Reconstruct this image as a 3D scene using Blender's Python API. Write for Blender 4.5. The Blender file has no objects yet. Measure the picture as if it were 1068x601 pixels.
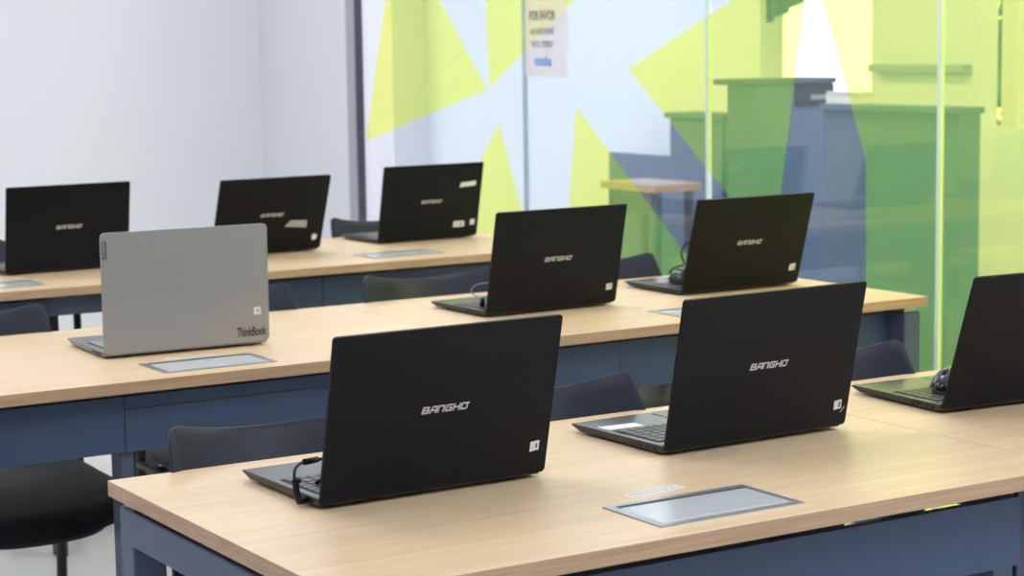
import bpy, bmesh, math, random
from mathutils import Vector, Matrix, Euler
random.seed(4)
PI = math.pi
SC = bpy.context.scene
COL = SC.collection

# ------------------------------------------------------------------ materials
def new_mat(name):
    m = bpy.data.materials.new(name); m.use_nodes = True
    nt = m.node_tree
    for n in list(nt.nodes): nt.nodes.remove(n)
    out = nt.nodes.new('ShaderNodeOutputMaterial')
    return m, nt, out
def pbr(name, col, rough=0.5, metal=0.0, spec=0.5, bump=0.0, bscale=300.0, var=0.0, vscale=6.0, coat=0.0):
    m, nt, out = new_mat(name)
    b = nt.nodes.new('ShaderNodeBsdfPrincipled')
    b.inputs['Base Color'].default_value = (*col, 1)
    b.inputs['Roughness'].default_value = rough
    b.inputs['Metallic'].default_value = metal
    b.inputs['Specular IOR Level'].default_value = spec
    b.inputs['Coat Weight'].default_value = coat
    tc = nt.nodes.new('ShaderNodeTexCoord')
    if var > 0:
        n = nt.nodes.new('ShaderNodeTexNoise'); n.inputs['Scale'].default_value = vscale; n.inputs['Detail'].default_value = 5
        nt.links.new(tc.outputs['Object'], n.inputs['Vector'])
        r = nt.nodes.new('ShaderNodeMixRGB'); r.inputs[1].default_value = (*[c*(1-var) for c in col], 1); r.inputs[2].default_value = (*[min(1, c*(1+var)) for c in col], 1)
        nt.links.new(n.outputs['Fac'], r.inputs[0]); nt.links.new(r.outputs[0], b.inputs['Base Color'])
    if bump > 0:
        n2 = nt.nodes.new('ShaderNodeTexNoise'); n2.inputs['Scale'].default_value = bscale; n2.inputs['Detail'].default_value = 3
        nt.links.new(tc.outputs['Object'], n2.inputs['Vector'])
        bp = nt.nodes.new('ShaderNodeBump'); bp.inputs['Strength'].default_value = bump; bp.inputs['Distance'].default_value = 0.001
        nt.links.new(n2.outputs['Fac'], bp.inputs['Height']); nt.links.new(bp.outputs['Normal'], b.inputs['Normal'])
    nt.links.new(b.outputs[0], out.inputs[0])
    return m
def emit(name, col, s):
    m, nt, out = new_mat(name)
    e = nt.nodes.new('ShaderNodeEmission'); e.inputs[0].default_value = (*col, 1); e.inputs[1].default_value = s
    nt.links.new(e.outputs[0], out.inputs[0]); return m
def wood(name, c1, c2, rough, along=(1.2, 34, 34), fine=(4, 260, 260), coat=0.0, spec=.5):
    m, nt, out = new_mat(name)
    b = nt.nodes.new('ShaderNodeBsdfPrincipled'); b.inputs['Roughness'].default_value = rough
    b.inputs['Specular IOR Level'].default_value = spec
    tc = nt.nodes.new('ShaderNodeTexCoord')
    def noise(sc, det):
        mp = nt.nodes.new('ShaderNodeMapping'); mp.inputs['Scale'].default_value = sc
        nt.links.new(tc.outputs['Object'], mp.inputs['Vector'])
        n = nt.nodes.new('ShaderNodeTexNoise'); n.inputs['Scale'].default_value = 1.0; n.inputs['Detail'].default_value = det
        n.inputs['Distortion'].default_value = 0.6
        nt.links.new(mp.outputs[0], n.inputs['Vector']); return n
    a = noise(along, 4); f = noise(fine, 3)
    ad = nt.nodes.new('ShaderNodeMath'); ad.operation = 'MULTIPLY_ADD'; ad.inputs[1].default_value = 0.55
    nt.links.new(f.outputs['Fac'], ad.inputs[0])
    mu = nt.nodes.new('ShaderNodeMath'); mu.operation = 'MULTIPLY'; mu.inputs[1].default_value = 0.45
    nt.links.new(a.outputs['Fac'], mu.inputs[0]); nt.links.new(mu.outputs[0], ad.inputs[2])
    cr = nt.nodes.new('ShaderNodeValToRGB')
    cr.color_ramp.elements[0].position = 0.36; cr.color_ramp.elements[0].color = (*c1, 1)
    cr.color_ramp.elements[1].position = 0.62; cr.color_ramp.elements[1].color = (*c2, 1)
    nt.links.new(ad.outputs[0], cr.inputs[0]); nt.links.new(cr.outputs[0], b.inputs['Base Color'])
    nt.links.new(b.outputs[0], out.inputs[0])
    return m

M = {}
M['wall'] = pbr('wall_paint', (0.77, 0.785, 0.83), 0.75, var=.012, vscale=2.5)
M['ceiling'] = pbr('ceiling_paint', (0.85, 0.85, 0.85), 0.8)
M['floor'] = pbr('floor_tile', (0.70, 0.70, 0.71), 0.42, var=.10, vscale=14)
M['oak'] = wood('oak_laminate', (0.69, 0.498, 0.310), (0.785, 0.602, 0.398), 0.38, spec=.40)
M['oak_edge'] = wood('oak_edge_band', (0.43, 0.265, 0.155), (0.58, 0.385, 0.235), 0.45, (2, 6, 120), (6, 20, 300))
M['steel'] = pbr('slate_blue_paint', (0.088, 0.112, 0.180), 0.45, spec=.35, bump=.08, bscale=900)
M['panel'] = pbr('slate_blue_panel', (0.058, 0.090, 0.165), 0.5, spec=.3, bump=.08, bscale=900)
M['alu'] = pbr('brushed_aluminium', (0.42, 0.44, 0.48), 0.34, 0.75)
M['lidalu'] = pbr('reflection_aluminium', (0.66, 0.70, 0.73), 0.24, 0.25)  # lid metal paled to paint in a bright wall reflection
M['slit'] = pbr('dark_slit', (0.03, 0.03, 0.035), 0.6)
M['black'] = pbr('charcoal_laptop_shell', (0.0042, 0.0050, 0.0080), 0.46, spec=.20, bump=.25, bscale=1200, var=.25, vscale=18)
M['deck'] = pbr('charcoal_laptop_deck', (0.25, 0.255, 0.26), 0.19, 0.75, spec=.8)
M['base'] = pbr('side_lit_charcoal_base', (0.030, 0.028, 0.028), 0.42, spec=.5)  # lighter than the lid shell, side light painted in
M['key'] = pbr('keycaps', (0.050, 0.052, 0.056), 0.30, spec=.6)
M['well'] = pbr('keyboard_well', (0.006, 0.006, 0.007), 0.6)
M['bezel'] = pbr('screen_bezel', (0.012, 0.012, 0.013), 0.35)
M['screen'] = pbr('dark_screen', (0.008, 0.009, 0.012), 0.12)
M['rubber'] = pbr('rubber', (0.012, 0.012, 0.013), 0.7)
M['logo'] = pbr('silver_logo', (0.62, 0.60, 0.61), 0.4, 0.2)
M['silver'] = pbr('silver_laptop_shell', (0.345, 0.345, 0.345), 0.42, 0.35, bump=.1, bscale=1200)
M['silverdeck'] = pbr('grey_laptop_deck', (0.16, 0.165, 0.18), 0.35, 0.3)
M['silverkey'] = pbr('pale_keycaps', (0.30, 0.32, 0.36), 0.4)
M['darkprint'] = pbr('dark_print', (0.028, 0.027, 0.030), 0.5)
M['paper'] = pbr('white_label', (0.78, 0.77, 0.79), 0.6)
M['paper_ink'] = pbr('grey_ink', (0.16, 0.16, 0.19), 0.7)
M['tape'] = pbr('grey_tape', (0.42, 0.42, 0.41), 0.6)
M['usb'] = pbr('blue_usb_port', (0.008, 0.016, 0.055), 0.4)
M['port'] = pbr('black_port', (0.004, 0.004, 0.005), 0.4)
M['plastic'] = pbr('dark_chair_plastic', (0.014, 0.018, 0.036), 0.38, spec=.32, bump=.15, bscale=700)
M['seat'] = pbr('shaded_seat_plastic', (0.008, 0.009, 0.014), 0.5, spec=.22)  # darker than the backrest, shade under the desk painted in
M['chairleg'] = pbr('black_chair_tube', (0.010, 0.010, 0.012), 0.35)
M['cable'] = pbr('black_cable', (0.006, 0.007, 0.012), 0.5, spec=.25)
M['greycable'] = pbr('grey_cable', (0.22, 0.24, 0.30), 0.45)
M['mouse'] = pbr('black_mouse_shell', (0.014, 0.016, 0.026), 0.22, spec=.6)
M['mousekey'] = pbr('mouse_button', (0.03, 0.034, 0.055), 0.28, spec=.6)
M['frame_grey'] = pbr('grey_profile', (0.42, 0.42, 0.46), 0.5)
M['frame_dark'] = pbr('dark_window_profile', (0.045, 0.055, 0.085), 0.4)
M['joint'] = pbr('glass_edge', (0.72, 0.86, 0.80), 0.25)
M['joint_dark'] = pbr('grey_glass_edge', (0.40, 0.49, 0.57), 0.3)
M['slate'] = pbr('slate_furniture', (0.105, 0.155, 0.255), 0.6)
M['slate_dark'] = pbr('dark_slate_furniture', (0.085, 0.105, 0.15), 0.55)
M['corridor'] = pbr('hallway_wall_paint', (0.76, 0.83, 0.91), 0.8)
M['corridor_pink'] = pbr('hallway_pillar_paint', (0.78, 0.77, 0.85), 0.8)
M['desk_pink'] = pbr('pale_brown_top', (0.42, 0.36, 0.36), 0.5)
M['shelf'] = pbr('grey_shelf', (0.36, 0.42, 0.48), 0.6)
M['drape'] = pbr('slate_drape', (0.07, 0.085, 0.13), 0.8)
M['printer'] = pbr('dark_printer', (0.04, 0.045, 0.055), 0.4)
M['light'] = emit('ceiling_lamp', (0.94, 0.965, 1.04), 8.7)
M['wall_front'] = pbr('dimmed_front_wall', (0.20, 0.21, 0.24), 0.8)  # unseen wall darkened to cut the light on lids and panels
M['wall_left'] = pbr('dimmed_left_wall', (0.45, 0.46, 0.50), 0.8)  # unseen wall greyed to dim the light from this side
M['hall_fill'] = emit('hallway_fill_light', (0.96, 0.975, 1.03), 18.0)  # glow added to brighten the hallway, no source in view
M['leaf'] = pbr('hedge_leaf', (0.10, 0.17, 0.05), 0.6, var=.4, vscale=9)
M['black_ink'] = pbr('black_ink', (0.12, 0.12, 0.14), 0.6)
M['blue_ink'] = pbr('blue_ink', (0.05, 0.24, 0.75), 0.6)
M['trim'] = pbr('window_profile_white', (0.75, 0.76, 0.74), 0.5)

def glass_mat():
    m, nt, out = new_mat('clear_glass')
    t = nt.nodes.new('ShaderNodeBsdfTransparent'); t.inputs[0].default_value = (0.965, 0.985, 0.985, 1)
    g = nt.nodes.new('ShaderNodeBsdfGlossy'); g.inputs['Roughness'].default_value = 0.015; g.inputs[0].default_value = (1, 1, 1, 1)
    ge = nt.nodes.new('ShaderNodeNewGeometry')
    d = nt.nodes.new('ShaderNodeVectorMath'); d.operation = 'DOT_PRODUCT'
    nt.links.new(ge.outputs['Normal'], d.inputs[0]); nt.links.new(ge.outputs['Incoming'], d.inputs[1])
    ab = nt.nodes.new('ShaderNodeMath'); ab.operation = 'ABSOLUTE'; nt.links.new(d.outputs['Value'], ab.inputs[0])
    s = nt.nodes.new('ShaderNodeMath'); s.operation = 'SUBTRACT'; s.inputs[0].default_value = 1.0; nt.links.new(ab.outputs[0], s.inputs[1])
    p = nt.nodes.new('ShaderNodeMath'); p.operation = 'POWER'; p.inputs[1].default_value = 5; nt.links.new(s.outputs[0], p.inputs[0])
    k = nt.nodes.new('ShaderNodeMath'); k.operation = 'MULTIPLY_ADD'; k.inputs[1].default_value = 0.95; k.inputs[2].default_value = 0.045
    nt.links.new(p.outputs[0], k.inputs[0])
    mx = nt.nodes.new('ShaderNodeMixShader'); nt.links.new(k.outputs[0], mx.inputs[0])
    nt.links.new(t.outputs[0], mx.inputs[1]); nt.links.new(g.outputs[0], mx.inputs[2]); nt.links.new(mx.outputs[0], out.inputs[0])
    return m
def film_mat(name, tr, df):
    m, nt, out = new_mat(name)
    t = nt.nodes.new('ShaderNodeBsdfTransparent'); t.inputs[0].default_value = (*tr, 1)
    d = nt.nodes.new('ShaderNodeBsdfDiffuse'); d.inputs[0].default_value = (*df, 1)
    a = nt.nodes.new('ShaderNodeAddShader')
    nt.links.new(t.outputs[0], a.inputs[0]); nt.links.new(d.outputs[0], a.inputs[1]); nt.links.new(a.outputs[0], out.inputs[0])
    return m
M['glass'] = glass_mat()
M['film'] = film_mat('lime_film', (1.0, 0.82, 0.25), (0.05, 0.24, 0.11))
M['haze'] = film_mat('notice_sheet', (0.66, 0.63, 0.63), (0.30, 0.29, 0.29))

# ------------------------------------------------------------------ mesh helpers
def obj(name, bm, mats, parent=None, smooth=False, loc=None, rot=None):
    me = bpy.data.meshes.new(name)
    bmesh.ops.recalc_face_normals(bm, faces=bm.faces[:])
    if smooth:
        for f in bm.faces: f.smooth = True
    bm.to_mesh(me); bm.free()
    for m in (mats if isinstance(mats, (list, tuple)) else [mats]): me.materials.append(m)
    o = bpy.data.objects.new(name, me); COL.objects.link(o)
    if parent is not None: o.parent = parent
    if loc is not None: o.location = loc
    if rot is not None: o.rotation_euler = rot
    return o
def rawobj(name, bm, mats, parent=None, smooth=False):
    me = bpy.data.meshes.new(name)
    if smooth:
        for f in bm.faces: f.smooth = True
    bm.to_mesh(me); bm.free()
    for m in (mats if isinstance(mats, (list, tuple)) else [mats]): me.materials.append(m)
    o = bpy.data.objects.new(name, me); COL.objects.link(o)
    if parent is not None: o.parent = parent
    return o
def box(bm, x0, x1, y0, y1, z0, z1, bev=0.0, mat=0, seg=2):
    t = bmesh.new()
    bmesh.ops.create_cube(t, size=1.0)
    for v in t.verts:
        v.co = Vector((x0+(v.co.x+.5)*(x1-x0), y0+(v.co.y+.5)*(y1-y0), z0+(v.co.z+.5)*(z1-z0)))
    if bev > 0: bmesh.ops.bevel(t, geom=t.edges[:], offset=bev, segments=seg, affect='EDGES', profile=0.5)
    merge(bm, t, mat)
def merge(bm, t, mat=None):
    vm = {}
    for v in t.verts: vm[v] = bm.verts.new(v.co)
    for f in t.faces:
        try:
            nf = bm.faces.new([vm[v] for v in f.verts]); nf.material_index = f.material_index if mat is None else mat; nf.smooth = f.smooth
        except ValueError: pass
    t.free()
def prism(bm, poly, axis, a, b, bev=0.0, mat=0):
    """extrude a 2-D polygon along an axis: 'x' -> poly is (y,z), 'y' -> (x,z), 'z' -> (x,y)"""
    def P(p, w):
        if axis == 'x': return Vector((w, p[0], p[1]))
        if axis == 'y': return Vector((p[0], w, p[1]))
        return Vector((p[0], p[1], w))
    t = bmesh.new()
    A = [t.verts.new(P(p, a)) for p in poly]; B = [t.verts.new(P(p, b)) for p in poly]
    t.faces.new(A); t.faces.new(B[::-1]); n = len(poly)
    for i in range(n): t.faces.new([A[i], B[i], B[(i+1) % n], A[(i+1) % n]])
    bmesh.ops.recalc_face_normals(t, faces=t.faces[:])
    if bev > 0: bmesh.ops.bevel(t, geom=t.edges[:], offset=bev, segments=2, affect='EDGES', profile=0.5)
    merge(bm, t, mat)
def rrect(x0, x1, y0, y1, r, n=5, rs=None):
    rs = rs or (r, r, r, r)   # bottom-left, bottom-right, top-right, top-left
    pts = []
    for (cx, cy, a0, rr) in ((x0, y0, PI, rs[0]), (x1, y0, 1.5*PI, rs[1]), (x1, y1, 0, rs[2]), (x0, y1, .5*PI, rs[3])):
        sx = 1 if cx == x0 else -1; sy = 1 if cy == y0 else -1
        for i in range(n+1):
            a = a0 + .5*PI*i/n
            pts.append((cx+sx*rr+rr*math.cos(a), cy+sy*rr+rr*math.sin(a)))
    return pts
def smooth_path(pts, n=8):
    pts = [Vector(p) for p in pts]; out = []
    for i in range(len(pts)-1):
        p0 = pts[max(i-1, 0)]; p1 = pts[i]; p2 = pts[i+1]; p3 = pts[min(i+2, len(pts)-1)]
        for k in range(n):
            t = k/n
            out.append(.5*((2*p1)+(p2-p0)*t+(2*p0-5*p1+4*p2-p3)*t*t+(3*p1-p0-3*p2+p3)*t**3))
    out.append(pts[-1]); return out
def tube(bm, pts, r, seg=10, rr=None):
    pts = [Vector(p) for p in pts]; rings = []
    up = None
    for i, p in enumerate(pts):
        d = (pts[min(i+1, len(pts)-1)]-pts[max(i-1, 0)]).normalized()
        if up is None: up = d.orthogonal().normalized()
        up = (up-d*up.dot(d)).normalized(); w = d.cross(up)
        q = r if rr is None else rr[i]
        rings.append([bm.verts.new(p+up*q*math.cos(2*PI*k/seg)+w*q*math.sin(2*PI*k/seg)) for k in range(seg)])
    for a, b in zip(rings, rings[1:]):
        for k in range(seg):
            f = bm.faces.new([a[k], a[(k+1) % seg], b[(k+1) % seg], b[k]]); f.smooth = True
    bm.faces.new(rings[0][::-1]); bm.faces.new(rings[-1])
def empty(name, loc, rz=0.0):
    o = bpy.data.objects.new(name, None); COL.objects.link(o); o.location = loc; o.rotation_euler = (0, 0, rz); o.empty_display_size = .1
    return o
def tag(o, label, cat, group=None):
    o['label'] = label; o['category'] = cat
    if group: o['group'] = group
    return o
def structure(o): o['kind'] = 'structure'; return o
def text_bm(s, width, height, off=0.0, depth=0.0003, space=1.0):
    """lettering as a mesh lying in the x-z plane, facing -y, from the origin to (width, height)"""
    cu = bpy.data.curves.new('lettering', 'FONT'); cu.body = s; cu.size = 1.0; cu.offset = off; cu.extrude = 0.0
    cu.space_character = space; cu.resolution_u = 3
    o = bpy.data.objects.new('lettering', cu); COL.objects.link(o)
    dg = bpy.context.evaluated_depsgraph_get(); dg.update()
    me = bpy.data.meshes.new_from_object(o.evaluated_get(dg))
    bm = bmesh.new(); bm.from_mesh(me)
    bpy.data.objects.remove(o); bpy.data.curves.remove(cu); bpy.data.meshes.remove(me)
    xs = [v.co.x for v in bm.verts]; ys = [v.co.y for v in bm.verts]
    x0, x1, y0, y1 = min(xs), max(xs), min(ys), max(ys)
    for v in bm.verts: v.co = Vector(((v.co.x-x0)/(x1-x0)*width, -depth, (v.co.y-y0)/(y1-y0)*height))
    return bm

# ------------------------------------------------------------------ camera (photograph's own viewpoint)
R = Vector((0.84871655, -0.52865189, -0.01440135)); U = Vector((0.0770074, 0.09659743, 0.99234006)); F = Vector((0.52321132, 0.84332444, -0.12269395))
cam = bpy.data.cameras.new('camera'); co = bpy.data.objects.new('camera', cam); COL.objects.link(co)
mw = Matrix((( R.x, U.x, -F.x, 0), (R.y, U.y, -F.y, 0), (R.z, U.z, -F.z, 0.74+0.6231), (0, 0, 0, 1)))
co.matrix_world = mw
cam.sensor_width = 36.0; cam.lens = 2093.6*36.0/1068.0; cam.clip_start = 0.05; cam.clip_end = 200
cam.dof.use_dof = True; cam.dof.focus_distance = 2.9; cam.dof.aperture_fstop = 9.2
SC.camera = co

# ------------------------------------------------------------------ the room
XG = 3.745          # plane of the glass wall
YB = 8.08           # back wall
XL, YF, ZC = -3.2, -3.0, 2.75
def plainbox(name, d, m, parent=None, bev=0):
    bm = bmesh.new(); box(bm, *d, bev); return obj(name, bm, m, parent)
structure(plainbox('floor', (XL-.1, 10.5, YF-.1, 17.6, -.1, 0), M['floor']))
ceil = structure(plainbox('ceiling', (XL-.1, 10.5, YF-.1, 17.6, ZC, ZC+.1), M['ceiling']))
structure(plainbox('wall_back', (XL-.1, XG-.012, YB, YB+.12, 0, ZC), M['wall']))
structure(plainbox('wall_left', (XL-.1, XL, YF, YB, 0, ZC), M['wall_left']))
structure(plainbox('wall_front', (XL-.1, XG+.1, YF-.1, YF, 0, ZC), M['wall_front']))
structure(plainbox('wall_right', (XG-.012, XG+.014, 7.255, YB+.12, 0, ZC), M['wall']))
for x in (-1.0, 0.9, 2.8):
    for y in (0.7, 3.7, 6.5):
        plainbox('light_panel', (x-.3, x+.3, y-.6, y+.6, ZC-.012, ZC-.002), M['light'], ceil)
for y in (-.6, 2.6, 5.6, 9.0, 12.6):
    plainbox('light_panel', (4.45, 4.95, y-.6, y+.6, ZC-.012, ZC-.002), M['hall_fill'], ceil)  # unseen panels added to light the hallway evenly
for x, y in ((7.6, 5.0), (7.6, 9.5)):
    plainbox('light_panel', (x-.3, x+.3, y-.6, y+.6, ZC-.012, ZC-.002), M['hall_fill'], ceil)  # more added panels, past the hallway windows
bb = bmesh.new(); box(bb, XL, XG-.012, YB-.014, YB, 0, .08, .002); structure(obj('baseboard_back', bb, M['frame_grey']))

# glass wall: panes, joints, profile
joints = [7.164, 5.936, 4.892, 3.895, 2.90, 1.90, 0.90, -0.10, -1.1, -2.1, YF]
fr = bmesh.new(); box(fr, XG-.014, XG+.012, 7.176, 7.255, 0, ZC, .002)
t1 = structure(obj('trim_1', fr, M['frame_grey']))
fr = bmesh.new(); box(fr, XG-.016, XG+.012, 7.156, 7.177, 0, ZC, .002); box(fr, XG-.03, XG+.03, YF, 7.16, 0, .05, .003); box(fr, XG-.03, XG+.03, YF, 7.16, ZC-.05, ZC, .003)
t2 = structure(obj('trim_2', fr, M['frame_dark']))
def clip(poly, a, b):
    """clip a (y,z) polygon to a <= y <= b"""
    def half(pl, val, keep):
        out = []
        for i in range(len(pl)):
            p, q = pl[i], pl[(i+1) % len(pl)]
            ip, iq = keep(p[0]), keep(q[0])
            if ip: out.append(p)
            if ip != iq:
                t = (val-p[0])/(q[0]-p[0]); out.append((val, p[1]+t*(q[1]-p[1])))
        return out
    pl = half(poly, a, lambda v: v >= a)
    return half(pl, b, lambda v: v <= b) if len(pl) > 2 else []
films = [
    [(7.121, .971), (6.182, 1.187), (6.512, 1.514), (6.80, 1.80), (6.87, 1.80), (6.937, 1.524)],
    [(6.183, 1.506), (6.166, 1.193), (5.628, 1.483), (5.60, 1.80), (6.19, 1.80)],
    [(6.106, 1.071), (5.869, .58), (5.62, .06), (6.93, .06), (6.615, .515)],
    [(5.609, 1.136), (4.761, .517), (4.10, .06), (5.80, .06), (5.72, .411)],
    [(5.305, 1.265), (4.769, 1.471), (4.50, 1.58), (4.437, 1.463), (4.575, .731)],
    [(4.363, 1.462), (4.29, 1.301), (4.177, 1.018), (4.172, .668), (4.172, .06), (2.2, .06), (2.6, 2.70), (4.52, 2.70), (4.46, 1.70)],
]
for i in range(len(joints)-1):
    a, b = joints[i+1], joints[i]
    g = bmesh.new(); box(g, XG-.001, XG+.009, a+.0056, b-.0056, .05, ZC-.05)
    w = structure(obj('window_%d' % (i+1), g, M['glass']))
    for pl in films:
        q = clip(pl, a+.0058, b-.0058)
        if len(q) < 3: continue
        fb = bmesh.new(); fb.faces.new([fb.verts.new((XG-.0022, y, z)) for y, z in q])
        fo = rawobj('film', fb, M['film'], w)
    if i > 0:
        jb = bmesh.new(); box(jb, XG-.0035, XG+.0105, b-(.0060 if i > 1 else .0056), b+(.0060 if i > 1 else .0056), .05, ZC-.05)
        structure(obj('trim_%d' % (i+2), jb, M['joint'] if i > 1 else M['joint_dark']))

# notice taped to the glass
nt_ = empty('paper_notice', (XG-.0035, 5.922, 1.236))
tag(nt_, 'white paper notice with black and blue print taped to glass beside the joint', 'notice')
nb = bmesh.new(); box(nb, -.0004, .0004, -.262, 0, 0, .371); sheet = obj('sheet', nb, M['haze'], nt_)
nt_.rotation_euler = (0, 0, 0)
def notice_line(s, y0, y1, z0, z1, m, off=0.0):
    bm = text_bm(s, y0-y1, z1-z0, off)
    # lettering reads from far (high y) to near (low y): x -> -y, facing -x
    for v in bm.verts: v.co = Vector((-.0009, (y0-5.922)-v.co.x, z0-1.236+v.co.z))
    o = rawobj('lettering', bm, m, nt_); return o
notice_line('POR FAVOR', 5.891, 5.728, 1.428, 1.462, M['black_ink'], .03)
notice_line('NO APOYARSE', 5.884, 5.738, 1.379, 1.402, M['black_ink'], .02)
notice_line('EN EL VIDRIO', 5.876, 5.744, 1.336, 1.359, M['black_ink'], .02)
notice_line('nodo', 5.860, 5.752, 1.272, 1.310, M['blue_ink'], .03)

# ------------------------------------------------------------------ desks
D = .737
def make_desk(x0, y0, w, label, box_x, box_y=.047, left_end=False, right_end=False, panel_top=.702, slits=False, groove=None, short_panel=None, sticker=None):
    t = tag(empty('desk', (x0, y0, 0)), label, 'desk', 'desks in three rows')
    bm = bmesh.new(); box(bm, .0007, w-.0007, 0, D, .717, .74, .0012)
    for f in bm.faces:
        if abs(f.normal.z) < .6: f.material_index = 1
    bm.normal_update()
    for f in bm.faces: f.material_index = 0 if f.normal.z > .6 else 1
    obj('tabletop', bm, [M['oak'], M['oak_edge']], t)
    for k, (xa, xb, end) in enumerate(((.012, .062, left_end), (w-.062, w-.012, right_end))):
        ya, yb = (.014, D-.014) if end else (.12, D-.12)
        if not end:
            xa, xb = (.004, .046) if k == 0 else (w-.046, w-.004)
        bm = bmesh.new()
        outer = [(ya, 0), (ya, .7035), (yb, .7035), (yb, 0), (yb-.05, 0), (yb-.05, .652), (ya+.05, .652), (ya+.05, 0)]
        prism(bm, outer, 'x', xa, xb, .0025)
        fo = obj('leg_frame', bm, M['steel'], t)
        for yy in (ya+.008, yb-.044):
            sp = bmesh.new(); box(sp, xa+.006, xb-.006, yy, yy+.036, .7035, .717); obj('spacer', sp, M['alu'], fo)
    split = .357
    lo = .592
    pa, pb_ = (.015 if left_end else .060), (w-.015 if right_end else w-.063)
    ya, yb = (.070, .084) if not slits else (.050, .064)
    if slits: pa = .064
    if short_panel is None:
        bm = bmesh.new(); box(bm, pa, split-.0006, ya, yb, lo, panel_top, .0008); obj('modesty_panel', bm, M['panel'], t)
        bm = bmesh.new(); box(bm, split+.0006, pb_, ya, yb, lo, panel_top, .0008); pn = obj('modesty_panel', bm, M['panel'], t)
        if groove:
            bm = bmesh.new(); box(bm, split+.002, pb_-.002, ya-.0006, ya+.002, groove, groove+.0022); obj('panel_groove', bm, M['slit'], pn)
    else:
        bm = bmesh.new(); box(bm, pa, short_panel, ya, yb, lo, panel_top, .0012); obj('modesty_panel', bm, M['panel'], t)
    segs = [(.064, w-.064)] if not slits else [(.064, .81), (.887, .95), (1.036, w-.064)]
    for a, b in segs:
        bm = bmesh.new(); box(bm, a, b, yb+.002, yb+.016, .655 if not slits else .690, .7168, .001); obj('mounting_rail', bm, M['steel' if not slits else 'slit'], t)
    if not slits:
        bm = bmesh.new(); box(bm, .064, w-.064, D-.17, D-.13, .66, .7035, .002); obj('cross_beam', bm, M['steel'], t)
    rx = .352 if short_panel is None else short_panel+.004
    bm = bmesh.new(); box(bm, rx, rx+.028, .090, .140, 0, .655, .003)
    obj('cable_riser', bm, M['steel' if short_panel is None else 'chairleg'], t)  # riser at the short panel blackened to paint in its shade
    # lidded power box let into the top
    bw, bd = .237, .134
    px = bmesh.new(); fr_ = .010
    z0, z1 = .7398, .7418
    xo, xi = (box_x, box_x+bw), (box_x+fr_*1.4, box_x+bw-fr_)
    yo, yi = (box_y, box_y+bd), (box_y+fr_, box_y+bd-fr_)
    ring = []
    for z in (z0, z1):
        for (X, Y) in ((xo, yo), (xi, yi)):
            ring.append([px.verts.new((X[i], Y[j], z)) for i, j in ((0, 0), (1, 0), (1, 1), (0, 1))])
    for k in range(4):
        q = (k+1) % 4
        px.faces.new([ring[2][k], ring[2][q], ring[3][q], ring[3][k]]); px.faces.new([ring[0][k], ring[0][q], ring[2][q], ring[2][k]])
        px.faces.new([ring[1][k], ring[1][q], ring[3][q], ring[3][k]]); px.faces.new([ring[0][k], ring[0][q], ring[1][q], ring[1][k]])
    pb = obj('power_box', px, M['alu'], t)
    lb = bmesh.new(); box(lb, box_x+fr_*1.4, box_x+bw-fr_, box_y+fr_+.001, box_y+bd-fr_-.008, z0, .7409, .0003)
    box(lb, box_x+fr_*1.4, box_x+bw-fr_, box_y+fr_+.012, box_y+fr_+.0135, .7408, .7412)
    o = obj('box_lid', lb, M['lidalu'], pb); o['label'] = 'metal lid with a bright reflection in its colour'
    sb = bmesh.new(); box(sb, box_x+fr_*1.4, box_x+bw-fr_, box_y+bd-fr_-.008, box_y+bd-fr_, .7399, .7403); obj('finger_slot', sb, M['slit'], pb)
    if sticker:
        sx, sy, rz, sw, sh = sticker
        stb = bmesh.new(); box(stb, -sw/2, sw/2, -sh/2, sh/2, 0, .0003)
        so = obj('paper_label', stb, M['paper'], t, loc=(sx, sy, .74), rot=(0, 0, rz))
        ib = bmesh.new(); rng = random.Random(3)
        for row in (-.2, .2):
            x = -sw*.44
            while x < sw*.42:
                l = rng.uniform(.003, .009); box(ib, x, min(x+l, sw*.44), row*sh-.002, row*sh+.002, .0003, .0005); x += l+.003
        obj('print', ib, M['tape'], so)
    return t
YA, YBt, YC = 1.9897, 3.5202, 5.0252
make_desk(.9985, YA, 1.195, 'front oak topped desk with square power box, its left corner nearest the camera', .485, left_end=True, panel_top=.694, slits=True, sticker=(.601, .222, .14, .098, .024))
make_desk(2.1935, YA, 1.178, 'oak topped desk right of the seam in the front row, under the mouse laptop', .50, right_end=True, slits=False)
make_desk(.9985, YBt, 1.1495, 'middle row oak topped desk that carries the silver laptop', .431, .046, left_end=True, panel_top=.700, groove=.674, sticker=(.552, .212, .03, .10, .018))
make_desk(2.148, YBt, 1.207, 'middle row oak topped desk whose right end stands by the glass wall', .522, .060, right_end=True, panel_top=.700)
make_desk(.9985, YC, 1.172, 'back row oak topped desk on the left with short front panel', .49, .078, left_end=True, short_panel=.728)
make_desk(2.1705, YC, 1.185, 'back row oak topped desk under the laptop with three white stickers', .540, .095, right_end=True)

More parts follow.
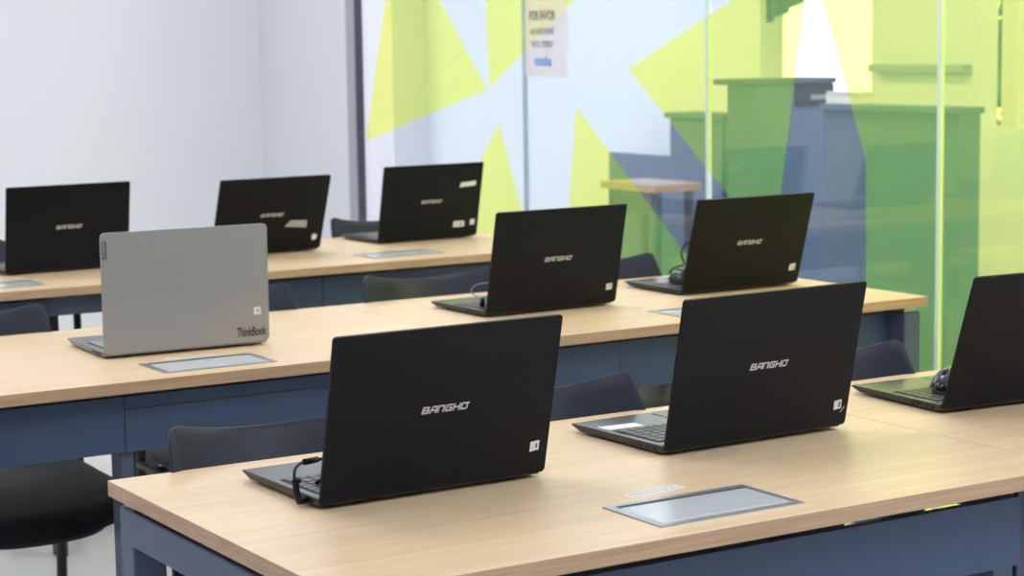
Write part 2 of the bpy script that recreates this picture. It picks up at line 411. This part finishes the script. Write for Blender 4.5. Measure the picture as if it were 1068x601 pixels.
# ------------------------------------------------------------------ laptops
GLY = {
 'B': [(0, 0, 0, 1), (0, 1, .92, 1), (.12, .5, .92, .5), (0, 0, .92, 0), (.95, .5, .95, 1), (1.0, 0, 1.0, .5)],
 'A': [(0, 0, .30, 1), (.30, 1, 1, 1), (1, 1, 1, 0), (.12, .36, 1, .36)],
 'N': [(0, 0, 0, 1), (0, 1, .85, 1), (.95, 0, .95, .9)],
 'G': [(.1, 1, 1.0, 1), (0, .1, 0, .9), (.1, 0, .95, 0), (.95, 0, .95, .5), (.5, .5, .95, .5)],
 'H': [(0, 0, 0, 1), (1, 0, 1, 1), (0, .5, 1, .5)],
 'O': [(0, .12, 0, .86), (.10, 0, .86, 0), (.96, .12, .96, .86), (.10, 1.0, 1.14, 1.0)],
}
def logo_bm(width, height):
    bm = bmesh.new(); x = 0.0; cell = .0102; gap = .0038; sk = .30; th = .0024
    for ch in 'BANGHO':
        for (x0, z0, x1, z1) in GLY[ch]:
            a = Vector((x0*cell, z0*(height-th)+th/2)); b = Vector((x1*cell, z1*(height-th)+th/2))
            d = (b-a).normalized(); n = Vector((-d.y, d.x)); hw = th/2*(1.15 if abs(d.y) > .5 else 1.0)
            a2 = a-d*th/2; b2 = b+d*th/2
            q = [a2+n*hw, a2-n*hw, b2-n*hw, b2+n*hw]
            bm.faces.new([bm.verts.new((x+p.x+p.y*sk, -.00035, p.y)) for p in q])
        x += cell+gap
    xs = [v.co.x for v in bm.verts]; s = width/(max(xs)-min(xs)); x0 = min(xs)
    for v in bm.verts: v.co.x = (v.co.x-x0)*s
    for f in bm.faces:
        f.normal_update()
        if f.normal.y > 0: f.normal_flip()
    return bm
def flat_poly(pts, y=-.0004):
    """a thin sticker in the lid's x-z plane"""
    bm = bmesh.new(); prism(bm, pts, 'y', y, 0.0); return bm

def make_laptop(loc, rz, tilt, label, kind='black', W=.360, H=.238, stickers=(), deck_label=None):
    blk = kind == 'black'
    shell, deckm, keym = (M['black'], M['deck'], M['key']) if blk else (M['silver'], M['silverdeck'], M['silverkey'])
    t = tag(empty('laptop', (loc[0], loc[1], .74), rz), label, 'laptop', 'open laptops on the desks')
    hw = W/2; DB = .245*W/.36
    # base: wedge whose underside rises to a thin front lip
    prof = [(.0085, .0045), (.0085, .0150), (.011, .0162), (DB-.002, .0152), (DB, .0142), (DB, .0122), (DB-.020, .0042), (.030, .0032)]
    bm = bmesh.new(); prism(bm, prof, 'x', -hw, hw, .0012)
    for v in bm.verts:               # the flanks lean in towards the table
        k = (.0150-v.co.z)/.012
        if k > 0: v.co.x *= 1-.022*min(k, 1)
    base = obj('base', bm, M['base'] if blk else shell, t)
    bm = bmesh.new(); box(bm, -hw+.002, hw-.002, .013, DB-.003, .0150, .0164, .0004)
    for v in bm.verts: v.co.z -= .001*(v.co.y-.013)/DB
    obj('palm_rest', bm, deckm, base)
    for yy, xx in ((.03, hw*.75), (DB-.045, hw*.75)):
        for s in (-1, 1):
            ft = bmesh.new(); box(ft, s*xx-.02, s*xx+.02, yy, yy+.010, 0.0001, .0045, .0008); obj('rubber_foot', ft, M['rubber'], base)
    # keyboard
    kb = bmesh.new(); kw = hw-.012
    def zt(y): return .0164-.001*(y-.013)/DB
    box(kb, -kw, kw, .034, .145, .0155, .01645, .0002, 1)
    px = 2*(kw-.003)/19; py = .109/6
    for r in range(6):
        for c in range(19):
            if r == 5 and 4 < c < 9:
                if c == 5: box(kb, -kw+.003+5*px+.0012, -kw+.003+9*px-.0012, .035+r*py+.0012, .035+(r+1)*py-.0012, .0160, .0179, .0005, 0, 1)
                continue
            box(kb, -kw+.003+c*px+.0012, -kw+.003+(c+1)*px-.0012, .035+r*py+.0012, .035+(r+1)*py-.0012, .0160, .0179, .0005, 0, 1)
    for v in kb.verts: v.co.x = -v.co.x
    obj('keyboard', kb, [keym, M['well']], base)
    tp = bmesh.new(); prism(tp, rrect(-.03, .078, .162, .232, .004), 'z', .0150, .0163); obj('touchpad', tp, deckm, base)
    xp = -hw+.0006
    for (ya, yb, za, zb, m) in ((.060, .066, .0075, .0115, 0), (.075, .088, .0065, .0118, 1), (.096, .106, .0075, .0108, 0), (.113, .117, .0080, .0110, 0)):
        pr = bmesh.new(); box(pr, xp-.0006, xp+.004, DB-.245+ya-.035, DB-.245+yb-.035, za, zb)
        obj('port', pr, M['usb' if m else 'port'], base)
    if deck_label:
        dl = bmesh.new(); prism(dl, deck_label, 'z', .0152, .0166); o = obj('sticker', dl, M['paper'], base); o['label'] = 'white paper strip on the palm rest'
    hg = bmesh.new()
    tube(hg, [(-hw*.78, .0075, .0115), (hw*.78, .0075, .0115)], .0042, 12)
    obj('hinge', hg, M['rubber'], t)
    # lid: origin on the hinge line, tipped away from the user
    rc = .004 if blk else .009
    lb = bmesh.new(); prism(lb, rrect(-hw, hw, 0, H, rc, 5, (rc, .0045 if blk else .010, rc, rc)), 'y', 0.0, .0052, 0)
    bmesh.ops.bevel(lb, geom=[e for e in lb.edges if abs(e.verts[0].co.y-e.verts[1].co.y) < 1e-6], offset=.0009, segments=2, affect='EDGES')
    lid = obj('lid', lb, shell, t, loc=(0, 0, .009), rot=(tilt, 0, 0))
    sb = bmesh.new(); prism(sb, rrect(-hw+.002, hw-.002, .004, H-.002, .004), 'y', .0050, .0062); obj('screen_bezel', sb, M['bezel'], lid)
    sb = bmesh.new(); box(sb, -hw+.008, hw-.008, .0058, .0066, .022, H-.010); obj('screen', sb, M['screen'], lid)
    if blk:
        lg = logo_bm(.077, .0105)
        for v in lg.verts: v.co += Vector((-.0365, 0, .1135))
        o = rawobj('logo', lg, M['logo'], lid); o['label'] = 'silver lettering across the lid'
    for s in stickers:
        pts, m, lab, ink = s
        so = obj('sticker', flat_poly(pts), M[m], lid); so['label'] = lab
        if ink:
            x, z, w_, h_, txt = ink
            tb = text_bm(txt, w_, h_, .01, 0)
            for v in tb.verts: v.co += Vector((x, -.0006, z))
            rawobj('print', tb, M['paper_ink'], so)
    return t, lid
mm = lambda *p: [(a/1000, b/1000) for a, b in p]
TAGL = 'small square white sticker'
make_laptop((1.3441, 2.3736), .0151, .2245, 'black laptop with a charging lead on its left, at the left end of front desk',
            stickers=[(mm((150, 34), (165, 36), (165, 50.5), (150, 49)), 'paper', TAGL, (.1585, .039, .0035, .007, '1'))])
make_laptop((1.9239, 2.3885), .0268, .2088, 'black laptop with a white paper strip on its palm rest, on front desk',
            stickers=[(mm((151, 27), (166, 29), (165, 44), (150, 42)), 'paper', TAGL, (.159, .031, .0040, .009, '1')), (mm((165, 22), (166.5, 21.5), (173.5, 30.5), (172.3, 31.5)), 'tape', 'torn grey scrap', None)],
            deck_label=[(-.169, .157), (-.103, .151), (-.102, .180), (-.169, .187)])
make_laptop((2.4932, 2.3780), -.067, .3243, 'black laptop cut by the right edge of the photo, a mouse on its keys',
            stickers=[(mm((150, 30), (165, 31), (165, 46), (150, 45)), 'paper', TAGL, (.158, .034, .004, .008, '3'))])
make_laptop((2.4957, 3.8482), .0244, .2149, 'black laptop beside the desk seam in middle row, with a thin lead',
            stickers=[(mm((148, 31), (165, 32), (164, 47), (148, 46)), 'paper', TAGL, (.156, .036, .004, .007, '5'))])
make_laptop((3.0731, 3.8823), -.0017, .2849, 'black laptop at the right end of middle row, nearest the glass wall',
            stickers=[(mm((144, 33), (163, 34), (162, 52), (144.5, 50)), 'paper', TAGL, (.154, .037, .004, .008, '6'))])
make_laptop((1.8821, 5.3809), .037, .1535, 'black laptop at the left end of back row, partly behind the silver laptop')
make_laptop((2.5102, 5.4275), .0321, .3537, 'black laptop with grey tape on its lid, second in the back row',
            stickers=[(mm((48, 78), (123, 71), (121, 95), (66, 97)), 'tape', 'pale grey strip of tape', None),
                      (mm((146, 28), (157, 28), (162, 34), (162, 44), (157, 48), (146, 46)), 'paper', 'small white sticker', None)])
make_laptop((3.0884, 5.4746), .0227, .2175, 'black laptop with three white stickers at the right end of back row',
            stickers=[(mm((99, 160), (158, 164), (158, 179), (103, 175)), 'paper', 'white label strip', None),
                      (mm((89, 30), (130, 30), (128, 49), (89, 49)), 'paper', 'white label', (.098, .034, .022, .010, 'I II')),
                      (mm((151, 34), (167, 35), (167, 53), (151, 52)), 'paper', TAGL, None)])
tb, tlid = make_laptop((1.5738, 3.7908), -.0328, .013, 'silver grey laptop with dark lettering on its lid in the middle row', 'silver', .3562, .245,
            stickers=[(mm((144, 57), (160, 57), (159.5, 73), (145, 72)), 'paper', TAGL, (.1495, .061, .007, .008, '41'))])
bm = text_bm('ThinkBook', .066, .0195, .028, 0)
for v in bm.verts: v.co += Vector((.1055, -.0004, .0125))
o = rawobj('logo', bm, M['darkprint'], tlid); o['label'] = 'dark lettering at the lower right of the lid'
bm = bmesh.new()
for d in ((-.1765, -.1750, .193, .229), (-.1680, -.1665, .193, .229), (-.1765, -.1665, .193, .1945), (-.1765, -.1665, .2275, .229)): box(bm, d[0], d[1], -.0004, 0, d[2], d[3])
bd = obj('badge', bm, M['darkprint'], tlid); bd['label'] = 'narrow upright badge at the lid edge'
bm = text_bm('Lenovo', .030, .0050, .015, 0)
for v in bm.verts: v.co = Vector((-.1690-v.co.z, -.0004, .1960+v.co.x))
rawobj('badge_print', bm, M['darkprint'], bd)

# ------------------------------------------------------------------ mice and leads
def loc_in(lap_xy, rz, p):
    c, s = math.cos(rz), math.sin(rz)
    return Vector((lap_xy[0]+c*p[0]-s*p[1], lap_xy[1]+s*p[0]+c*p[1], .74+p[2]))
def make_mouse(pos, rz, label, cord):
    t = tag(empty('computer_mouse', pos, rz), label, 'mouse', 'mice left on keyboards')
    def shell_bm(sc, zlo):
        bm = bmesh.new(); bmesh.ops.create_uvsphere(bm, u_segments=28, v_segments=16, radius=1.0)
        for v in bm.verts:
            x, y, z = v.co
            yy = y*.054
            wx = .030*(1-.16*max(0, y)**2-.10*(1-abs(y))*0)
            hz = .038*(1-.24*max(0, y)-.10*max(0, -y)**2)
            zz = max(z, -.25)
            v.co = Vector((x*wx*(abs(zz+.25)**.0), yy, (zz+.25)/1.25*hz))*sc
        return bm
    obj('mouse_body', shell_bm(1.0, 0), M['mouse'], t, True)
    bm = bmesh.new()
    for s in (-1, 1):
        pts = []
        for i in range(7):
            for j in range(5):
                yv = .004+.044*i/6; xv = s*(.003+.017*j/4)
                q = max(0, 1-(yv/.054)**2-(xv/.030)**2)
                hz = .038*(1-.24*max(0, yv/.054))
                pts.append(Vector((xv, yv, (math.sqrt(q)+.25)/1.25*hz+.0006)))
        vs = [bm.verts.new(p) for p in pts]
        for i in range(6):
            for j in range(4): bm.faces.new([vs[i*5+j], vs[i*5+j+1], vs[(i+1)*5+j+1], vs[(i+1)*5+j]])
    obj('mouse_button', bm, M['mousekey'], t, True)
    bm = bmesh.new(); bmesh.ops.create_cone(bm, cap_ends=True, segments=20, radius1=.009, radius2=.009, depth=.006)
    bmesh.ops.rotate(bm, verts=bm.verts[:], cent=(0, 0, 0), matrix=Matrix.Rotation(PI/2, 3, 'Y'))
    bmesh.ops.translate(bm, verts=bm.verts[:], vec=(0, .024, .0265)); obj('scroll_wheel', bm, M['rubber'], t, True)
    bm = bmesh.new(); inv = (Matrix.Translation(pos) @ Matrix.Rotation(rz, 4, 'Z')).inverted()
    tube(bm, [inv @ p for p in smooth_path(cord, 8)], .0022, 8); obj('cord', bm, M['cable'], t)
    return t
L3 = ((2.4932, 2.3780), -.067); L6 = ((3.0731, 3.8823), -.0017); L1 = ((1.3441, 2.3736), .0151); L5 = ((2.4957, 3.8482), .0244)
P3 = lambda *p: loc_in(*L3, p); P6 = lambda *p: loc_in(*L6, p); P1 = lambda *p: loc_in(*L1, p); P5 = lambda *p: loc_in(*L5, p)
make_mouse(P3(-.066, .112, .0182), 1.9, 'black mouse resting on the keyboard of the laptop at right edge',
           [P3(-.115, .095, .028), P3(-.128, .080, .022), P3(-.10, .055, .0205), P3(.02, .06, .0205), P3(.06, .075, .022), P3(.11, .09, .0205)])
make_mouse(P6(-.113, .078, .0182), .05, 'black mouse on the laptop nearest the glass, its cord looped up',
           [P6(-.114, .128, .030), P6(-.112, .138, .045), P6(-.118, .10, .060), P6(-.130, .058, .070), P6(-.143, .052, .095), P6(-.137, .050, .115), P6(-.120, .048, .124), P6(-.095, .045, .110), P6(-.07, .060, .055), P6(-.05, .08, .0205)])
def lead(name, label, parts):
    root = tag(empty(name, parts[0][1][0]), label, 'cable')
    off = -Vector(parts[0][1][0])
    for nm, pts, r, m, sm in parts:
        bm = bmesh.new(); tube(bm, [Vector(p)+off for p in (smooth_path(pts, 8) if sm else pts)], r, 12); obj(nm, bm, M[m], root)
lead('charging_lead', 'black charging lead with right angle plug in the front left laptop', [
    ('plug', [P1(-.1795, .040, .0095), P1(-.1935, .040, .0095)], .0056, 'cable', False),
    ('plug_sleeve', [P1(-.1905, .040, .0095), P1(-.1930, .043, .022), P1(-.1930, .045, .034)], .0046, 'cable', True),
    ('lead_wire', [P1(-.1930, .045, .034), P1(-.1930, .049, .043), P1(-.185, .060, .050), P1(-.170, .074, .0525), P1(-.150, .088, .052)], .0021, 'cable', True),
    ('clip', [P1(-.1950, .0445, .034), P1(-.1870, .048, .0355)], .0048, 'cable', False),
    ('barrel', [P1(-.163, .078, .0525), P1(-.135, .094, .050)], .0044, 'cable', False),
    ('lead_wire', [P1(-.135, .094, .050), P1(-.115, .098, .046), P1(-.118, .085, .030), P1(-.145, .078, .0212), P1(-.120, .10, .0208), P1(-.06, .11, .0208)], .0023, 'cable', True)])
lead('thin_lead', 'thin looped lead beside the laptop next to the middle row seam', [
    ('lead_plug', [P5(-.146, .070, .0185), P5(-.147, .067, .036)], .0060, 'cable', False),
    ('lead_wire', [P5(-.147, .067, .036), P5(-.163, .080, .045), P5(-.163, .088, .057), P5(-.145, .085, .067), P5(-.112, .070, .068), P5(-.10, .06, .05), P5(-.09, .07, .0212)], .0016, 'greycable', True)])

# ------------------------------------------------------------------ chairs
def sheet_bm(fn, nu, nv, th):
    bm = bmesh.new(); top = []; bot = []
    P = [[fn(i/nu, j/nv) for j in range(nv+1)] for i in range(nu+1)]
    for i in range(nu+1):
        for j in range(nv+1):
            du = P[min(i+1, nu)][j]-P[max(i-1, 0)][j]; dv = P[i][min(j+1, nv)]-P[i][max(j-1, 0)]
            n = du.cross(dv).normalized()
            top.append(bm.verts.new(P[i][j]+n*th/2)); bot.append(bm.verts.new(P[i][j]-n*th/2))
    I = lambda i, j: i*(nv+1)+j
    for i in range(nu):
        for j in range(nv):
            bm.faces.new([top[I(i, j)], top[I(i+1, j)], top[I(i+1, j+1)], top[I(i, j+1)]])
            bm.faces.new([bot[I(i, j)], bot[I(i, j+1)], bot[I(i+1, j+1)], bot[I(i+1, j)]])
    rim = [(i, 0) for i in range(nu)]+[(nu, j) for j in range(nv)]+[(i, nv) for i in range(nu, 0, -1)]+[(0, j) for j in range(nv, 0, -1)]
    for k in range(len(rim)):
        a, b = rim[k], rim[(k+1) % len(rim)]
        bm.faces.new([top[I(*a)], top[I(*b)], bot[I(*b)], bot[I(*a)]])
    return bm
def back_fn(u, v):
    s = 2*u-1; a = abs(s)
    hw_ = .215-.004*v-.016*v*v
    top = .183+.028*a**2.2-.010*max(0, (a-.92)/.08)**2
    bottom = .012*max(0, (a-.8)/.2)**2
    z = .595+bottom+(top-bottom)*v
    y = .232+.078*v**1.15-.052*s*s
    return Vector((s*hw_, y, z))
def seat_fn(u, v):
    s = 2*u-1; t = 2*v-1
    # squircle outline
    k = (1-.5*abs(t)**6*.55); k2 = (1-.5*abs(s)**5*(.42 if t < 0 else .12))
    x = s*.226*k; y = -.03+t*.245*k2
    z = .432+.026*abs(s)**2.4*(1 if t > -.4 else .7)+.014*max(0, t)**2-.034*max(0, (-t-.62)/.38)**2
    return Vector((x, y, z))
def make_chair(x, y, rz, label):
    t = tag(empty('chair', (x, y, 0), rz), label, 'chair', 'dark plastic chairs tucked under the desks')
    obj('backrest', sheet_bm(back_fn, 30, 10, .009), M['plastic'], t, False)
    obj('seat', sheet_bm(seat_fn, 24, 18, .011), M['seat'], t, False)
    for o in t.children:
        for p in o.data.polygons: p.use_smooth = True
        md = o.modifiers.new('bevel', 'BEVEL'); md.width = .002; md.segments = 2; md.limit_method = 'ANGLE'; md.angle_limit = 1.0
    for s in (-1, 1):
        bm = bmesh.new(); tube(bm, smooth_path([(s*.204, .250, 0), (s*.204, .226, .26), (s*.203, .214, .45), (s*.200, .226, .62), (s*.196, .250, .70)], 6), .0115, 12); obj('leg', bm, M['chairleg'], t)
        bm = bmesh.new(); tube(bm, smooth_path([(s*.204, -.235, 0), (s*.205, -.20, .30), (s*.198, -.165, .405), (s*.196, -.13, .412)], 6), .0115, 12); obj('leg', bm, M['chairleg'], t)
    bm = bmesh.new()
    for s in (-1, 1): tube(bm, [(s*.196, -.14, .412), (s*.200, .0, .412), (s*.208, .215, .424)], .010, 10)
    tube(bm, [(-.197, -.08, .408), (.197, -.08, .408)], .009, 10); tube(bm, [(-.205, .16, .416), (.205, .16, .416)], .009, 10)
    obj('seat_frame', bm, M['chairleg'], t)
    return t
CY = 4.02
make_chair(1.300, CY-YBt+YA, 0, 'dark chair behind the front desk, left of the laptop with the charging lead')
make_chair(1.746, CY-YBt+YA, 0, 'dark chair behind front desk, its backrest corner showing between the two laptops')
make_chair(2.358, CY-YBt+YA, 0, 'dark chair behind the front row beside the laptop at right edge')
make_chair(1.240, CY, 0, 'dark chair at far left of middle row, seat showing below the desk')
make_chair(1.838, CY, 0, 'dark chair behind the middle row, just right of the silver laptop')
make_chair(2.428, CY, 0, 'dark chair with wide backrest left of the thin lead, middle row')
make_chair(2.899, CY, 0, 'dark chair between the two black laptops of the middle row')
make_chair(1.640, CY-YBt+YC, 0, 'dark chair behind the leftmost laptop of the back row')
make_chair(2.215, CY-YBt+YC-.05, 0, 'dark chair of back row whose thin leg shows left of silver laptop')
make_chair(3.100, CY-YBt+YC, 0, 'dark chair in the back row beside the laptop with three stickers')

# ------------------------------------------------------------------ beyond the glass
XW = 6.5
def wallseg(name, y0, y1, z0, z1, m='corridor', x0=XW, x1=XW+.15):
    return structure(plainbox(name, (x0, x1, y0, y1, z0, z1), M[m]))
wallseg('wall_hallway', 8.05, 17.5, 0, ZC)
wallseg('wall_hallway_end', 17.4, 17.55, 0, ZC, 'corridor', XG, XW)
wallseg('wall_hallway_sill', -3.0, 8.05, 0, .95)
wallseg('wall_hallway_lintel', -3.0, 8.05, 2.3, ZC)
wallseg('wall_hallway_pier', 6.55, 7.22, .95, 2.3)
for k, (a, b, m) in enumerate(((6.30, 6.40, 'trim'), (4.7, 4.8, 'trim'), (3.0, 3.1, 'trim'), (1.0, 1.1, 'trim'))):
    structure(plainbox('trim_%d' % (k+20), (XW+.02, XW+.12, a, b, .95, 2.3), M[m]))

# storage and counter seen through the film
cb = tag(empty('storage_cabinet', (5.20, 6.48, 0)), 'tall slate cabinet with overhanging top beyond the green film', 'cabinet')
bm = bmesh.new(); box(bm, 0, .42, 0, .18, 0, 1.165, .004); obj('cabinet_body', bm, M['slate'], cb)
bm = bmesh.new(); box(bm, -.02, .43, -.012, .25, 1.165, 1.188, .003); obj('cabinet_top', bm, M['slate_dark'], cb)
bm = bmesh.new(); box(bm, .215, .42, -.010, 0, 1.075, 1.162, .002); dr = obj('drawer_front', bm, M['printer'], cb)
bm = bmesh.new(); box(bm, .29, .40, -.012, -.009, 1.098, 1.118, .001); obj('drawer_label', bm, M['alu'], dr)
ct = tag(empty('room_divider', (5.15, 5.26, 0)), 'long slate room divider beyond the green glass panes', 'divider')
bm = bmesh.new(); box(bm, .012, .12, .01, .75, 0, 1.075, .004); obj('divider_panel', bm, M['slate'], ct)
bm = bmesh.new(); box(bm, 0, .13, 0, .76, 1.075, 1.100, .003); obj('divider_cap', bm, M['slate'], ct)
lc = tag(empty('low_cabinet', (5.7, 7.30, 0)), 'low slate cabinet left of the tall cabinet beyond the glass', 'cabinet')
bm = bmesh.new(); box(bm, 0, .16, 0, .44, 0, .985, .004); obj('cabinet_body', bm, M['slate'], lc)
bm = bmesh.new(); box(bm, -.02, .18, -.0, .46, .985, 1.01, .003); obj('cabinet_top', bm, M['slate'], lc)
bm = bmesh.new(); box(bm, -.014, 0, .02, .42, .08, .97, .002); obj('cabinet_door', bm, M['slate'], lc)
ps = bmesh.new(); box(ps, 5.16, 5.27, 5.84, 5.99, 1.1003, 1.128, .002)
for i in range(5): box(ps, 5.16+.002*(i % 2), 5.27+.002*(i % 3), 5.84-.002*(i % 2), 5.991-.001*i, 1.128+.004*i, 1.1315+.004*i)
tag(obj('paper_stack', ps, M['paper']), 'stack of white paper on the slate divider in the clear strip of glass', 'paper')
dk = tag(empty('office_desk', (5.05, 6.98, 0)), 'brown topped office desk seen small through the glass', 'desk')
bm = bmesh.new(); box(bm, 0, .26, 0, .40, .702, .735, .002); bm.normal_update()
for f in bm.faces: f.material_index = 0 if f.normal.z > .6 else 1
obj('tabletop', bm, [M['desk_pink'], M['oak_edge']], dk)
bm = bmesh.new(); box(bm, .03, .06, .03, .37, .60, .702, .002); obj('modesty_panel', bm, M['slate_dark'], dk)
for xx in (.03, .20):
    for yy in (.02, .35):
        bm = bmesh.new(); box(bm, xx, xx+.03, yy, yy+.03, 0, .702, .002); obj('leg', bm, M['slate_dark'], dk)
pt = tag(empty('office_partition', (6.25, 7.9, 0)), 'low grey blue partition behind the brown topped office desk', 'partition')
bm = bmesh.new(); box(bm, 0, .04, 0, 1.15, .04, .745, .003); obj('partition_panel', bm, M['slate'], pt)
for yy in (.1, 1.0):
    bm = bmesh.new(); box(bm, -.15, .19, yy, yy+.04, 0, .04, .003); obj('partition_foot', bm, M['slate_dark'], pt)
structure(plainbox('wall_pillar', (6.26, XW, 11.52, 14.2, 0, ZC), M['corridor_pink']))
sh = bmesh.new(); box(sh, XW-.06, XW, 6.56, 7.18, 1.190, 1.225, .002)
tag(obj('wall_shelf', sh, M['shelf']), 'thin dark shelf on the pale wall beyond the glass', 'shelf')

def drape_fn(u, v):
    y = 7.88-.62*u; low = 1.43+.26*u**1.2
    return Vector((6.40+.018*math.sin(u*34), y, 2.28+(low-2.28)*v))
db = sheet_bm(drape_fn, 60, 6, .004)
for f in db.faces: f.smooth = True
tag(rawobj('window_drape', db, M['drape']), 'dark slate drape hanging over the bright window beyond the glass', 'drape')

# hedge outside the far windows
hb = bmesh.new(); rg = random.Random(8)
for i in range(7000):
    c = Vector((8.6+rg.uniform(-.5, .5), rg.uniform(1.0, 8.85), rg.uniform(.1, 2.2+.4*math.sin(i))))
    e = Euler((rg.uniform(0, 6), rg.uniform(0, 6), rg.uniform(0, 6))).to_matrix(); l = rg.uniform(.06, .12)
    q = [e @ Vector(p)*l for p in ((-1, 0, 0), (0, -.45, .1), (1, 0, 0), (0, .45, .1))]
    hb.faces.new([hb.verts.new(c+p) for p in q])
h = rawobj('hedge', hb, M['leaf']); h['kind'] = 'stuff'; tag(h, 'green hedge outside the far windows', 'hedge')

# ------------------------------------------------------------------ sky and sun
w = bpy.data.worlds.new('sky'); SC.world = w; w.use_nodes = True
bg = w.node_tree.nodes['Background']; bg.inputs[0].default_value = (1.0, 0.99, 0.98, 1); bg.inputs[1].default_value = 2.2

vs = SC.view_settings; vs.view_transform = 'Standard'; vs.look = 'None'; vs.exposure = 0.0; vs.gamma = 1.0
try: vs.use_curve_mapping = False
except Exception: pass
SC.cycles.use_denoising = True
SC.cycles.transparent_max_bounces = 24
SC.cycles.max_bounces = 10
